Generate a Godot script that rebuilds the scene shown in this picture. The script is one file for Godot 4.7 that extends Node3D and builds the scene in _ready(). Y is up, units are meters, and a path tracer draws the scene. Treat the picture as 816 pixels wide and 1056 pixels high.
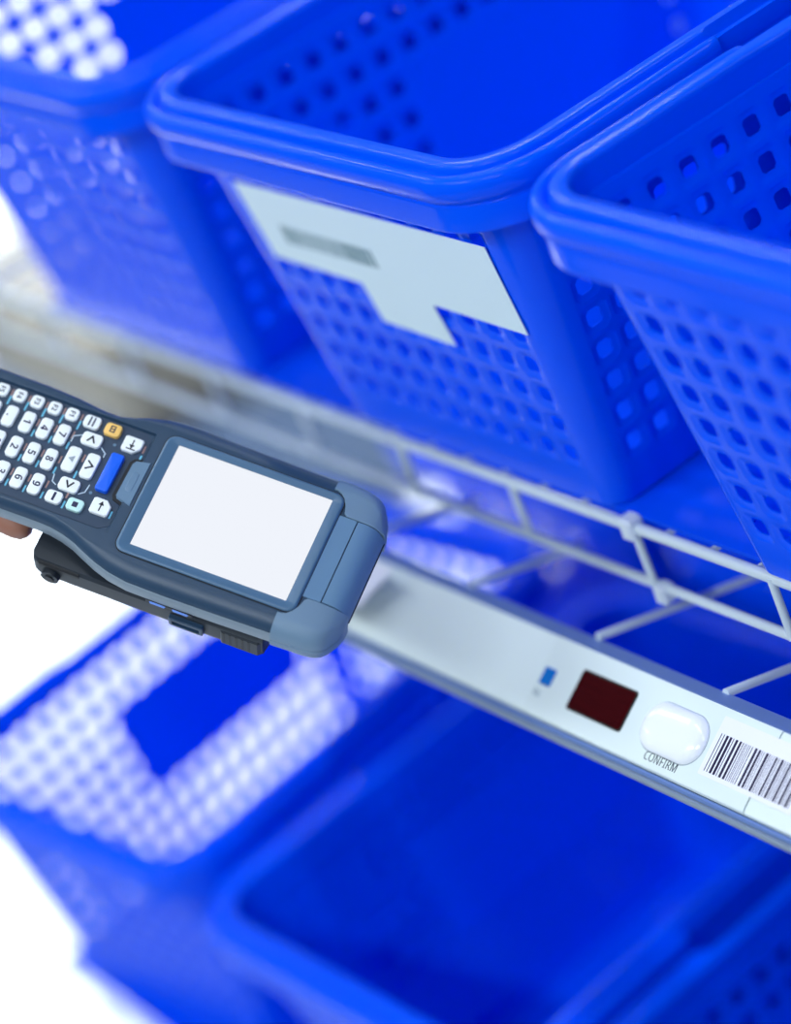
extends Node3D
# A picker's handheld scanner in front of wire shelves full of blue perforated baskets.

# ---------------------------------------------------------------- mesh building
class Shape:
	var v := PackedVector3Array()
	# closed piece: oriented by its own signed volume so that faces look outwards (clockwise in Godot)
	func add(t: PackedVector3Array) -> void:
		var c := Vector3.ZERO
		for p in t:
			c += p
		c /= maxf(1.0, t.size())
		var vol := 0.0
		for i in range(0, t.size(), 3):
			vol += (t[i] - c).dot((t[i + 1] - c).cross(t[i + 2] - c))
		if vol > 0.0:
			for i in range(0, t.size(), 3):
				var k := t[i + 1]
				t[i + 1] = t[i + 2]
				t[i + 2] = k
		v.append_array(t)
	func mesh(crease := 40.0) -> ArrayMesh:
		var n := v.size()
		var face := PackedVector3Array()
		face.resize(n / 3)
		var near := {}
		for i in n / 3:
			var a := v[i * 3]
			var fn := (v[i * 3 + 2] - a).cross(v[i * 3 + 1] - a)
			face[i] = fn
			if crease > 0.0:
				for k in 3:
					var key := Vector3i((v[i * 3 + k] * 200000.0).round())
					if near.has(key):
						near[key].append(i)
					else:
						near[key] = [i]
		var nor := PackedVector3Array()
		nor.resize(n)
		var lim := cos(deg_to_rad(crease))
		for i in n / 3:
			var f := face[i].normalized()
			for k in 3:
				var s := f
				if crease > 0.0:
					s = Vector3.ZERO
					for j in near[Vector3i((v[i * 3 + k] * 200000.0).round())]:
						if face[j].normalized().dot(f) >= lim:
							s += face[j]
					s = s.normalized() if s.length() > 0.0 else f
				nor[i * 3 + k] = s
		var arr := []
		arr.resize(Mesh.ARRAY_MAX)
		arr[Mesh.ARRAY_VERTEX] = v
		arr[Mesh.ARRAY_NORMAL] = nor
		var m := ArrayMesh.new()
		m.add_surface_from_arrays(Mesh.PRIMITIVE_TRIANGLES, arr)
		return m

	static func q(t: PackedVector3Array, a: Vector3, b: Vector3, c: Vector3, d: Vector3) -> void:
		t.append(a); t.append(b); t.append(c)
		t.append(a); t.append(c); t.append(d)

	# rings of equal count, each a closed loop; ends capped as fans, or joined into a torus
	func loft(rings: Array, torus := false) -> Shape:
		var t := PackedVector3Array()
		var nr := rings.size()
		var n: int = rings[0].size()
		for i in (nr if torus else nr - 1):
			var a: PackedVector3Array = rings[i]
			var b: PackedVector3Array = rings[(i + 1) % nr]
			for k in n:
				var k2 := (k + 1) % n
				q(t, a[k], a[k2], b[k2], b[k])
		if not torus:
			for e in [0, nr - 1]:
				var r: PackedVector3Array = rings[e]
				var c := Vector3.ZERO
				for p in r:
					c += p
				c /= n
				for k in n:
					var k2 := (k + 1) % n
					if e == 0:
						t.append(c); t.append(r[k2]); t.append(r[k])
					else:
						t.append(c); t.append(r[k]); t.append(r[k2])
		add(t)
		return self

	func box(lo: Vector3, hi: Vector3, ch := 0.0) -> Shape:
		# chamfered box, lofted along y
		var rings := []
		var ys := [lo.y, hi.y] if ch <= 0.0 else [lo.y, lo.y + ch, hi.y - ch, hi.y]
		for i in ys.size():
			var o: float = ch if ch > 0.0 and (i == 0 or i == ys.size() - 1) else 0.0
			var r := PackedVector3Array()
			if ch <= 0.0:
				for p in [[lo.x, lo.z], [hi.x, lo.z], [hi.x, hi.z], [lo.x, hi.z]]:
					r.append(Vector3(p[0], ys[i], p[1]))
			else:
				for p in [[lo.x + o, lo.z + ch], [lo.x + ch, lo.z + o], [hi.x - ch, lo.z + o], [hi.x - o, lo.z + ch], [hi.x - o, hi.z - ch], [hi.x - ch, hi.z - o], [lo.x + ch, hi.z - o], [lo.x + o, hi.z - ch]]:
					r.append(Vector3(p[0], ys[i], p[1]))
			rings.append(r)
		return loft(rings)

	func tube(pts: Array, rad: float, sides := 8) -> Shape:
		var rings := []
		for i in pts.size():
			var d: Vector3 = (pts[mini(i + 1, pts.size() - 1)] - pts[maxi(i - 1, 0)]).normalized()
			var up := Vector3.UP if absf(d.y) < 0.9 else Vector3.RIGHT
			var s := d.cross(up).normalized()
			var w := s.cross(d)
			var r := PackedVector3Array()
			for k in sides:
				var an := TAU * k / sides
				r.append(pts[i] + (s * cos(an) + w * sin(an)) * rad)
			rings.append(r)
		return loft(rings)

	# polygon in x,y extruded from z0 to z1
	func prism(poly: PackedVector2Array, z0: float, z1: float) -> Shape:
		var t := PackedVector3Array()
		var n := poly.size()
		if Geometry2D.is_polygon_clockwise(poly):
			poly = poly.duplicate()
			poly.reverse()
		for k in n:
			var a := poly[k]
			var b := poly[(k + 1) % n]
			q(t, Vector3(a.x, a.y, z0), Vector3(b.x, b.y, z0), Vector3(b.x, b.y, z1), Vector3(a.x, a.y, z1))
		var ix := Geometry2D.triangulate_polygon(poly)
		for i in range(0, ix.size(), 3):
			var a := poly[ix[i]]
			var b := poly[ix[i + 1]]
			var c := poly[ix[i + 2]]
			if (b - a).cross(c - a) < 0.0:
				var w := b
				b = c
				c = w
			for z in [z0, z1]:
				if z == z1:
					t.append(Vector3(a.x, a.y, z)); t.append(Vector3(b.x, b.y, z)); t.append(Vector3(c.x, c.y, z))
				else:
					t.append(Vector3(a.x, a.y, z)); t.append(Vector3(c.x, c.y, z)); t.append(Vector3(b.x, b.y, z))
		add(t)
		return self

# rounded rectangle in x,y round a centre
static func rr2(cx: float, cy: float, hx: float, hy: float, r: float, n := 5) -> PackedVector2Array:
	var out := PackedVector2Array()
	r = minf(r, minf(hx, hy) * 0.999)
	var cs := [Vector2(hx - r, hy - r), Vector2(-hx + r, hy - r), Vector2(-hx + r, -hy + r), Vector2(hx - r, -hy + r)]
	for k in 4:
		for i in n + 1:
			var an := PI / 2 * (k + float(i) / n)
			out.append(Vector2(cx, cy) + cs[k] + Vector2(cos(an), sin(an)) * r)
	return out

static func lift(poly: PackedVector2Array, z: float) -> PackedVector3Array:
	var r := PackedVector3Array()
	for p in poly:
		r.append(Vector3(p.x, p.y, z))
	return r

# ---------------------------------------------------------------- nodes
var used := {}
func numbered(called: String) -> String:
	var k: int = used.get(called, 0)
	used[called] = k + 1
	return called if k == 0 else "%s_%03d" % [called, k]

func part(called: String, mesh: Mesh, m: Material, parent: Node) -> MeshInstance3D:
	var o := MeshInstance3D.new()
	var nm := called
	var i := 0
	while parent.has_node(NodePath(nm)):
		i += 1
		nm = "%s_%03d" % [called, i]
	o.name = nm
	o.mesh = mesh
	o.material_override = m
	o.cast_shadow = GeometryInstance3D.SHADOW_CASTING_SETTING_ON
	parent.add_child(o, true)
	return o

func tag(o: Node, label: String, category: String, group := "", kind := "") -> void:
	o.set_meta("label", label)
	if category:
		o.set_meta("category", category)
	if group:
		o.set_meta("group", group)
	if kind:
		o.set_meta("kind", kind)

func thing(called: String, label: String, category: String, at := Vector3.ZERO, turn := 0.0, group := "") -> Node3D:
	var o := Node3D.new()
	o.name = numbered(called)
	add_child(o, true)
	o.position = at
	o.rotation.y = turn
	tag(o, label, category, group)
	return o

func struct(called: String, mesh: Mesh, m: Material, label: String) -> MeshInstance3D:
	var o := part(called, mesh, m, self)
	o.set_meta("kind", "structure")
	o.set_meta("label", label)
	return o

var M := {}
func mat(key: String, c: Color, rough := 0.5, metal := 0.0, spec := 0.5) -> StandardMaterial3D:
	var m := StandardMaterial3D.new()
	m.resource_name = key
	m.albedo_color = c
	m.roughness = rough
	m.metallic = metal
	m.metallic_specular = spec
	M[key] = m
	return m

func grain(m: StandardMaterial3D, freq: float, scale: float, depth: float) -> void:
	var n := FastNoiseLite.new()
	n.seed = 7
	n.frequency = freq
	n.fractal_octaves = 3
	var t := NoiseTexture2D.new()
	t.width = 256
	t.height = 256
	t.seamless = true
	t.as_normal_map = true
	t.bump_strength = 2.0
	t.noise = n
	m.normal_enabled = true
	m.normal_texture = t
	m.normal_scale = depth
	m.uv1_triplanar = true
	m.uv1_scale = Vector3.ONE * scale

func mottled(m: StandardMaterial3D, a: Color, b: Color, freq: float, scale: float) -> void:
	var n := FastNoiseLite.new()
	n.seed = 11
	n.frequency = freq
	n.fractal_octaves = 4
	var g := Gradient.new()
	g.colors = PackedColorArray([a, b])
	var t := NoiseTexture2D.new()
	t.width = 256
	t.height = 256
	t.seamless = true
	t.noise = n
	t.color_ramp = g
	m.albedo_color = Color.WHITE
	m.albedo_texture = t
	m.uv1_triplanar = true
	m.uv1_world_triplanar = true
	m.uv1_scale = Vector3.ONE * scale

func materials() -> void:
	mat("basket", Color(0.0, 0.33, 0.975), 0.15, 0.0, 0.21)
	mat("liner", Color(0.0, 0.32, 0.95), 0.45, 0.0, 0.25)
	mat("wire", Color(0.84, 0.89, 0.91), 0.4, 0.1)
	mat("clip", Color(0.86, 0.9, 0.93), 0.5)
	mat("channel", Color(0.42, 0.53, 0.74), 0.4, 0.2)
	mat("channel_edge", Color(0.58, 0.64, 0.7), 0.38, 0.5)
	mat("cover", Color(0.885, 0.93, 0.915), 0.45, 0.0, 0.4)
	mat("housing", Color(0.87, 0.915, 0.90), 0.45, 0.0, 0.4)
	mat("confirm", Color(0.96, 0.97, 0.99), 0.16)
	mat("blue_button", Color(0.0, 0.43, 0.76), 0.45, 0.0, 0.2)
	mat("display_frame", Color(0.03, 0.05, 0.05), 0.4)
	var d := mat("display", Color(0.28, 0.05, 0.07), 0.4, 0.0, 0.1)
	mottled(d, Color(0.19, 0.012, 0.03), Color(0.27, 0.03, 0.05), 0.02, 30.0)
	d.uv1_scale = Vector3(8, 160, 160)
	mat("ink", Color(0.10, 0.05, 0.22), 0.8)
	mat("grey_ink", Color(0.2, 0.25, 0.3), 0.8)
	mat("faint_ink", Color(0.62, 0.66, 0.70), 0.8)
	mat("paper", Color(0.93, 0.93, 0.96), 0.75)
	mat("old_label", Color(0.83, 0.90, 0.93), 0.6)
	mat("smudged_ink", Color(0.40, 0.52, 0.56), 0.8)
	var c := mat("case", Color(0.15, 0.255, 0.355), 0.38)
	grain(c, 0.12, 160.0, 0.35)
	var t := mat("tray", Color(0.165, 0.245, 0.34), 0.5)
	grain(t, 0.12, 160.0, 0.25)
	mat("band", Color(0.50, 0.56, 0.61), 0.45)
	var bp := mat("bumper", Color(0.43, 0.54, 0.635), 0.5)
	grain(bp, 0.12, 160.0, 0.3)
	var pn := mat("panel", Color(0.385, 0.53, 0.655), 0.5)
	grain(pn, 0.12, 160.0, 0.6)
	mat("bezel", Color(0.285, 0.42, 0.54), 0.34)
	mat("gasket", Color(0.045, 0.07, 0.11), 0.6)
	mat("black", Color(0.125, 0.155, 0.19), 0.5)
	mat("dark", Color(0.05, 0.065, 0.085), 0.5)
	mat("key", Color(0.96, 0.98, 0.985), 0.4)
	mat("key_orange", Color(0.99, 0.80, 0.44), 0.4)
	mat("key_green", Color(0.80, 0.95, 0.93), 0.4)
	mat("key_blue", Color(0.06, 0.39, 0.93), 0.3)
	mat("legend", Color(0.16, 0.17, 0.30), 0.7)
	mat("legend_black", Color(0.12, 0.13, 0.17), 0.7)
	mat("print_orange", Color(0.66, 0.52, 0.50), 0.7)
	mat("print_blue", Color(0.42, 0.74, 0.86), 0.7)
	mat("print_white", Color(0.80, 0.87, 0.93), 0.7)
	mat("sensor", Color(0.42, 0.53, 0.63), 0.25)
	mat("side_blue", Color(0.45, 0.60, 0.92), 0.2)
	var s := mat("screen", Color(0.05, 0.05, 0.05), 0.3, 0.0, 0.1)
	s.emission_enabled = true
	s.emission = Color(0.945, 0.960, 0.992)
	s.emission_energy_multiplier = SCREEN
	var sk := mat("skin", Color(0.62, 0.42, 0.34), 0.55)
	sk.subsurf_scatter_enabled = true
	sk.subsurf_scatter_strength = 0.1
	mat("sleeve", Color(0.25, 0.32, 0.45), 0.9)
	var f := mat("floor", Color(0.9, 0.92, 0.93), 0.35)
	mottled(f, Color(0.90, 0.92, 0.93), Color(0.94, 0.955, 0.96), 0.01, 0.6)
	var w := mat("wall", Color(0.93, 0.94, 0.95), 0.8)
	mottled(w, Color(0.42, 0.45, 0.50), Color(0.46, 0.49, 0.53), 0.01, 0.8)
	mat("ceiling", Color(0.40, 0.42, 0.46), 0.9)
	mat("trim", Color(0.75, 0.79, 0.83), 0.6)
	mat("steel_post", Color(0.7, 0.75, 0.78), 0.4, 0.5)
	var cb := mat("carton", Color(0.66, 0.62, 0.54), 0.8)
	mottled(cb, Color(0.40, 0.39, 0.36), Color(0.48, 0.46, 0.42), 0.02, 6.0)
	mat("tape", Color(0.5, 0.51, 0.49), 0.5)
	mat("crate", Color(0.30, 0.38, 0.50), 0.6)
	mat("fixture", Color(0.85, 0.87, 0.88), 0.5)
	var tl := mat("tube_light", Color(0.9, 0.9, 0.9), 0.5)
	tl.emission_enabled = true
	tl.emission = Color(0.95, 0.98, 1.0)
	tl.emission_energy_multiplier = 1.2

# ---------------------------------------------------------------- light levels
const SCREEN := 0.93
const EXPOSURE := 1.06
const LAMP := 1.8

func _ready() -> void:
	# camera: 68 mm on a 24 mm high frame, looking down at the shelf and rolled
	var cam := Camera3D.new()
	cam.name = "camera"
	add_child(cam)
	cam.transform = Transform3D(Basis(Vector3(0.5755, -0.3217, -0.7519), Vector3(-0.2302, 0.8185, -0.5263), Vector3(0.7847, 0.4760, 0.3970)).orthonormalized(), Vector3(1.0042, 0.6863, 0.6178))
	cam.near = 0.05
	cam.far = 60.0
	cam.fov = rad_to_deg(2.0 * atan(528.0 / 3000.0))
	var at := CameraAttributesPhysical.new()
	at.frustum_focal_length = 12.0 / (528.0 / 3000.0)
	at.frustum_focus_distance = 1.278
	at.exposure_aperture = 1.65
	at.frustum_near = 0.05
	at.frustum_far = 60.0
	cam.attributes = at
	cam.current = true

	var we := WorldEnvironment.new()
	we.name = "world_environment"
	var e := Environment.new()
	e.background_mode = Environment.BG_COLOR
	e.background_color = Color(0.75, 0.82, 0.9)
	e.tonemap_mode = Environment.TONE_MAPPER_LINEAR
	e.tonemap_exposure = EXPOSURE
	e.sdfgi_enabled = true
	e.ssao_enabled = true
	e.ssil_enabled = true
	we.environment = e
	add_child(we)

	materials()
	room()
	shelves()
	dividers()
	baskets()
	rail()
	stock()
	scanner()
	hand()

# ---------------------------------------------------------------- room
func room() -> void:
	var lo := Vector3(-5.6, -1.05, -2.6)
	var hi := Vector3(2.6, 1.9, 2.8)
	var t := 0.12
	struct("floor", Shape.new().box(Vector3(lo.x - t, lo.y - t, lo.z - t), Vector3(hi.x + t, lo.y, hi.z + t)).mesh(0), M.floor, "bright white warehouse floor")
	struct("ceiling", Shape.new().box(Vector3(lo.x - t, hi.y, lo.z - t), Vector3(hi.x + t, hi.y + t, hi.z + t)).mesh(0), M.ceiling, "dim grey warehouse ceiling")
	struct("wall_back", Shape.new().box(Vector3(lo.x - t, lo.y, lo.z - t), Vector3(hi.x + t, hi.y, lo.z)).mesh(0), M.wall, "grey wall behind the shelves")
	struct("wall_front", Shape.new().box(Vector3(lo.x - t, lo.y, hi.z), Vector3(hi.x + t, hi.y, hi.z + t)).mesh(0), M.wall, "grey wall across the aisle")
	struct("wall_left", Shape.new().box(Vector3(lo.x - t, lo.y, lo.z), Vector3(lo.x, hi.y, hi.z)).mesh(0), M.wall, "grey wall at the end of the aisle")
	struct("wall_right", Shape.new().box(Vector3(hi.x, lo.y, lo.z), Vector3(hi.x + t, hi.y, hi.z)).mesh(0), M.wall, "grey wall at the near end of the aisle")
	struct("baseboard_back", Shape.new().box(Vector3(lo.x, lo.y, lo.z), Vector3(hi.x, lo.y + 0.1, lo.z + 0.015), 0.003).mesh(0), M.trim, "pale grey baseboard")
	struct("baseboard_left", Shape.new().box(Vector3(lo.x, lo.y, lo.z), Vector3(lo.x + 0.015, lo.y + 0.1, hi.z), 0.003).mesh(0), M.trim, "pale grey baseboard")
	var n := 0
	for x in [-4.2, -2.2, -0.3, 1.5]:
		for z in [-1.5, 0.2, 1.9]:
			n += 1
			var f := thing("ceiling_light", "long white fluorescent ceiling light over the aisles", "ceiling light", Vector3(x, hi.y, z), 0.0, "ceiling lights")
			part("housing", Shape.new().box(Vector3(-0.64, -0.06, -0.09), Vector3(0.64, 0.0, 0.09), 0.01).mesh(0), M.fixture, f)
			part("diffuser", Shape.new().box(Vector3(-0.6, -0.068, -0.06), Vector3(0.6, -0.058, 0.06), 0.003).mesh(0), M.tube_light, f)
			var l := AreaLight3D.new()
			l.name = "tube_glow"
			l.area_size = Vector2(1.2, 0.12)
			l.light_energy = LAMP * (0.9 if x < -2.0 else (0.4 if z < -1.0 else (0.45 if z < 1.0 else 2.1)))
			l.light_color = Color(0.93, 0.97, 1.0)
			l.area_range = 12.0
			l.area_attenuation = 2.0
			l.shadow_enabled = true
			f.add_child(l, true)
			l.rotation_degrees = Vector3(-90, 0, 0)
			l.position = Vector3(0, -0.075, 0)

	for d in [[Vector3(-2.3, hi.y, -0.5), 25.0, "round white downlight over the open floor beside the shelf end"], [Vector3(-4.05, hi.y, -1.25), 24.0, "round white downlight over the far end of the open floor"]]:
		var f := thing("downlight", d[2], "ceiling light", d[0])
		part("housing", Shape.new().tube([Vector3(0, -0.09, 0), Vector3(0, 0, 0)], 0.11, 24).mesh(40), M.fixture, f)
		part("diffuser", Shape.new().tube([Vector3(0, -0.095, 0), Vector3(0, -0.088, 0)], 0.09, 24).mesh(40), M.tube_light, f)
		var l := SpotLight3D.new()
		l.name = "downlight_glow"
		l.light_energy = d[1]
		l.light_color = Color(0.95, 0.98, 1.0)
		l.light_size = 0.09
		l.spot_angle = 23.0
		l.spot_angle_attenuation = 0.35
		l.spot_range = 8.0
		l.spot_attenuation = 2.0
		l.shadow_enabled = true
		f.add_child(l, true)
		l.rotation_degrees = Vector3(-90, 0, 0)
		l.position = Vector3(0, -0.12, 0)

# ---------------------------------------------------------------- shelves
func wire_shelf(label: String, at: Vector3, x0: float, x1: float, depth: float, lined: bool, posts: Array) -> Node3D:
	var s := thing("wire_shelf", label, "shelf", at)
	part("edge_wire", Shape.new().tube([Vector3(x0, 0, 0), Vector3(x1, 0, 0)], 0.0029, 10).mesh(60), M.wire, s)
	part("edge_wire", Shape.new().tube([Vector3(x0, -0.032, 0), Vector3(x1, -0.032, 0)], 0.0025, 10).mesh(60), M.wire, s)
	part("edge_wire", Shape.new().tube([Vector3(x0, -0.002, -depth), Vector3(x1, -0.002, -depth)], 0.0029, 8).mesh(60), M.wire, s)
	part("edge_wire", Shape.new().tube([Vector3(x0, -0.032, -depth), Vector3(x1, -0.032, -depth)], 0.0025, 8).mesh(60), M.wire, s)
	for x in [x0, x1]:
		part("side_wire", Shape.new().tube([Vector3(x, 0, 0), Vector3(x, 0, -depth)], 0.0029, 8).mesh(60), M.wire, s)
	var tie := Shape.new().tube([Vector3(-0.001, 0.001, 0.0015), Vector3(0.001, -0.032, 0.0015)], 0.0021, 8).mesh(60)
	var rod := Shape.new().tube([Vector3(0, -0.0006, 0.0), Vector3(0, -0.0006, -depth)], 0.0016, 6).mesh(60)
	var x := -0.8415
	while x < x1:
		if x > x0:
			part("truss_tie", tie, M.wire, s).position = Vector3(x, 0, 0)
		x += 0.0945
	x = x0 + 0.02
	while x < x1:
		part("deck_rod", rod, M.wire, s).position = Vector3(x, 0, 0)
		x += 0.0315
	if true:
		part("shelf_liner", Shape.new().box(Vector3(x0 + 0.1 if lined else -0.722, 0.0030, -depth + 0.004), Vector3(x1, 0.0052, -0.0035)).mesh(0), M.liner, s)
	for p in posts:
		part("support_post", Shape.new().tube([Vector3(p.x, -1.05 - at.y, p.z), Vector3(p.x, 0.0, p.z)], 0.0127, 16).mesh(60), M.steel_post, s)
	return s

func shelves() -> void:
	var up := wire_shelf("upper wire shelf with blue liner carrying the labelled basket row", Vector3.ZERO, -0.655, 0.9, 0.80, true, [Vector3(-0.1, 0, -0.815), Vector3(0.85, 0, -0.815)])
	# slanting support rods that carry the label rail
	for p in [[Vector3(-0.1005, -0.0435, 0.034), Vector3(-0.1035, -0.066, -0.035)], [Vector3(-0.001, -0.0435, 0.034), Vector3(-0.0038, -0.075, -0.068)], [Vector3(0.0885, -0.0455, 0.034), Vector3(0.0875, -0.066, -0.03)], [Vector3(-0.2, -0.0435, 0.034), Vector3(-0.2, -0.068, -0.04)]]:
		part("rail_support_rod", Shape.new().tube(p, 0.0022, 8).mesh(60), M.wire, up)
	var c := part("wire_clip", Shape.new().box(Vector3(-0.0045, -0.006, -0.0045), Vector3(0.0045, 0.006, 0.005), 0.0015).mesh(0), M.clip, up)
	c.position = Vector3(0.0055, 0, 0)
	c = part("wire_clip", Shape.new().box(Vector3(-0.004, -0.006, -0.004), Vector3(0.004, 0.004, 0.005), 0.0015).mesh(0), M.clip, up)
	c.position = Vector3(0.0145, -0.034, 0)
	wire_shelf("lower wire shelf under the second row of blue baskets", Vector3(0, -0.5122, 0.135), -0.93, 0.9, 0.80, false, [Vector3(-0.1, 0, -0.913), Vector3(0.85, 0, -0.913)])

func dividers() -> void:
	for d in [["blue divider panel standing between the front and back baskets of the upper shelf", Vector3(0.33, 0.0058, -0.3455), 1.14], ["blue divider panel standing between the front and back baskets of the lower shelf", Vector3(0.22, -0.5064, -0.2575), 1.34]]:
		var p := thing("divider_panel", d[0], "panel", d[1])
		var w: float = d[2]
		part("sheet", Shape.new().box(Vector3(-w / 2, 0, -0.0015), Vector3(w / 2, 0.19 if d[1].y > -0.1 else 0.145, 0.0015), 0.0006).mesh(0), M.liner, p)
		part("foot", Shape.new().box(Vector3(-w / 2, 0, -0.006), Vector3(w / 2, 0.004, 0.006), 0.001).mesh(0), M.liner, p)

# ---------------------------------------------------------------- baskets
const BH := 0.2
static func wall_half(h: float) -> Vector3:      # half width, half depth and corner radius at height h
	var k := clampf(h / 0.185, 0.0, 1.1)
	return Vector3(lerpf(0.110, 0.135, k), lerpf(0.148, 0.171, k), lerpf(0.013, 0.021, k))

static func wall_ring(h: float, off: float, n := 6) -> PackedVector3Array:
	var w := wall_half(h)
	var r := PackedVector3Array()
	for p in rr2(0, 0, w.x + off, w.y + off, w.z + off, n):
		r.append(Vector3(p.x, h, p.y))
	return r

static func panel_point(side: int, s: float, h: float, off: float) -> Vector3:
	var w := wall_half(h)
	match side:
		0: return Vector3(s * (w.x - w.z), h, w.y + off)
		1: return Vector3(-s * (w.x - w.z), h, -w.y - off)
		2: return Vector3(w.x + off, h, -s * (w.y - w.z))
	return Vector3(-w.x - off, h, s * (w.y - w.z))

func perforated(side: int) -> ArrayMesh:
	var cols := 11 if side < 2 else 16
	var rows := 9
	var y0 := 0.02
	var y1 := 0.182
	var t := PackedVector3Array()
	var oct := [Vector2(1, -.62), Vector2(1, .62), Vector2(.62, 1), Vector2(-.62, 1), Vector2(-1, .62), Vector2(-1, -.62), Vector2(-.62, -1), Vector2(.62, -1)]
	var cor := [Vector2(1, -1), Vector2(1, 1), Vector2(1, 1), Vector2(-1, 1), Vector2(-1, 1), Vector2(-1, -1), Vector2(-1, -1), Vector2(1, -1)]
	for i in cols:
		for j in rows:
			var f := func(p: Vector2, off: float) -> Vector3:
				return panel_point(side, ((i + 0.5 + p.x) / cols) * 2.0 - 1.0, y0 + (y1 - y0) * (j + 0.5 + p.y) / rows, off)
			if j >= 3 and j < 7 and ((side == 3 and i >= 1 and i < 10) or (side == 2 and i >= 6 and i < 15)):
				Shape.q(t, f.call(Vector2(-.5, -.5), 0.0), f.call(Vector2(.5, -.5), 0.0), f.call(Vector2(.5, .5), 0.0), f.call(Vector2(-.5, .5), 0.0))
				Shape.q(t, f.call(Vector2(-.5, .5), -0.0024), f.call(Vector2(.5, .5), -0.0024), f.call(Vector2(.5, -.5), -0.0024), f.call(Vector2(-.5, -.5), -0.0024))
				continue
			var loops := []
			for l in [[cor, .5, 0.0], [oct, .43, 0.0], [oct, .38, -.0006], [oct, .245, -.0012], [oct, .238, -.0018], [oct, .36, -.0019], [oct, .41, -.0024], [cor, .5, -.0024]]:
				var ring := []
				for p in l[0]:
					ring.append(f.call(p * l[1], l[2]))
				loops.append(ring)
			for a in loops.size() - 1:
				for k in 8:
					var k2: int = (k + 1) % 8
					var p0: Vector3 = loops[a][k]
					var p1: Vector3 = loops[a][k2]
					var p2: Vector3 = loops[a + 1][k2]
					var p3: Vector3 = loops[a + 1][k]
					if p0.is_equal_approx(p1):
						t.append(p0); t.append(p2); t.append(p3)
					elif p2.is_equal_approx(p3):
						t.append(p0); t.append(p1); t.append(p2)
					else:
						Shape.q(t, p0, p1, p2, p3)
	var s := Shape.new()
	s.add(t)
	return s.mesh(30)

func rim_mesh() -> ArrayMesh:
	var prof := [[-.0005, -.015], [-.0005, -.002], [.0003, .0004], [.002, .0016], [.0072, .0018], [.0086, .001], [.0093, -.0008], [.0096, -.0032], [.0105, -.0040], [.0115, -.003], [.0127, -.0011], [.0146, -.0002], [.0168, -.0008], [.0184, -.0028], [.019, -.006], [.0186, -.0095], [.0172, -.0122], [.0155, -.0132], [.0152, -.0145], [.0160, -.0155], [.0164, -.026], [.0156, -.0278], [.0142, -.0265], [.0136, -.0165], [.002, -.015]]
	var w := wall_half(BH - 0.004)
	# path points with outward direction
	var path := []
	var hx := 0.135
	var hz := 0.171
	var r := 0.026
	var cs := [Vector2(hx - r, hz - r), Vector2(-hx + r, hz - r), Vector2(-hx + r, -hz + r), Vector2(hx - r, -hz + r)]
	for k in 4:
		for i in 13:
			var an := PI / 2 * (k + i / 12.0)
			var d := Vector2(cos(an), sin(an))
			path.append([cs[k] + d * r, d])
		if k == 0 or k == 2:      # short sides
			continue
		var sgn := -1.0 if k == 1 else 1.0
		var dirz := -1.0 if k == 1 else 1.0
		for zz in [-.052, -.047, -.045, -.043, -.038, .038, .043, .045, .047, .052]:
			path.append([Vector2(sgn * hx, dirz * zz), Vector2(sgn, 0)])
	var rings := []
	for p in path:
		var ring := PackedVector3Array()
		var c: Vector2 = p[0]
		var d: Vector2 = p[1]
		var notch := 0.0
		if absf(d.y) < 0.01 and absf(c.y) < 0.06:
			notch = smoothstep(0.048, 0.042, absf(c.y))
		for q in prof:
			var o: float = q[0]
			var y: float = q[1]
			if o > 0.0085:
				o = lerpf(o, 0.0085 + (o - 0.0085) * 0.35, notch)
				y = lerpf(y, minf(y, -0.0035), notch)
			ring.append(Vector3(c.x + d.x * o, BH + y, c.y + d.y * o))
		rings.append(ring)
	return Shape.new().loft(rings, true).mesh(50)

func basket_body() -> ArrayMesh:
	var s := Shape.new()
	for band in [[0.0, 0.004, 0.02], [0.182, 0.185, 0.187]]:
		var outer := []
		for h in band:
			outer.append(wall_ring(h, 0.0))
		for i in range(band.size() - 1, -1, -1):
			outer.append(wall_ring(band[i], -0.0024))
		# closed band: rings are loops round the basket
		s.loft(outer, true)
	for k in 4:
		var rings := []
		for h in [0.02, 0.05, 0.08, 0.11, 0.14, 0.165, 0.182]:
			var o := wall_ring(h, 0.0)
			var n := wall_ring(h, -0.0024)
			var ring := PackedVector3Array()
			for i in 7:
				ring.append(o[k * 7 + i])
			for i in range(6, -1, -1):
				ring.append(n[k * 7 + i])
			rings.append(ring)
		s.loft(rings)
	return s.mesh(40)

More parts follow.
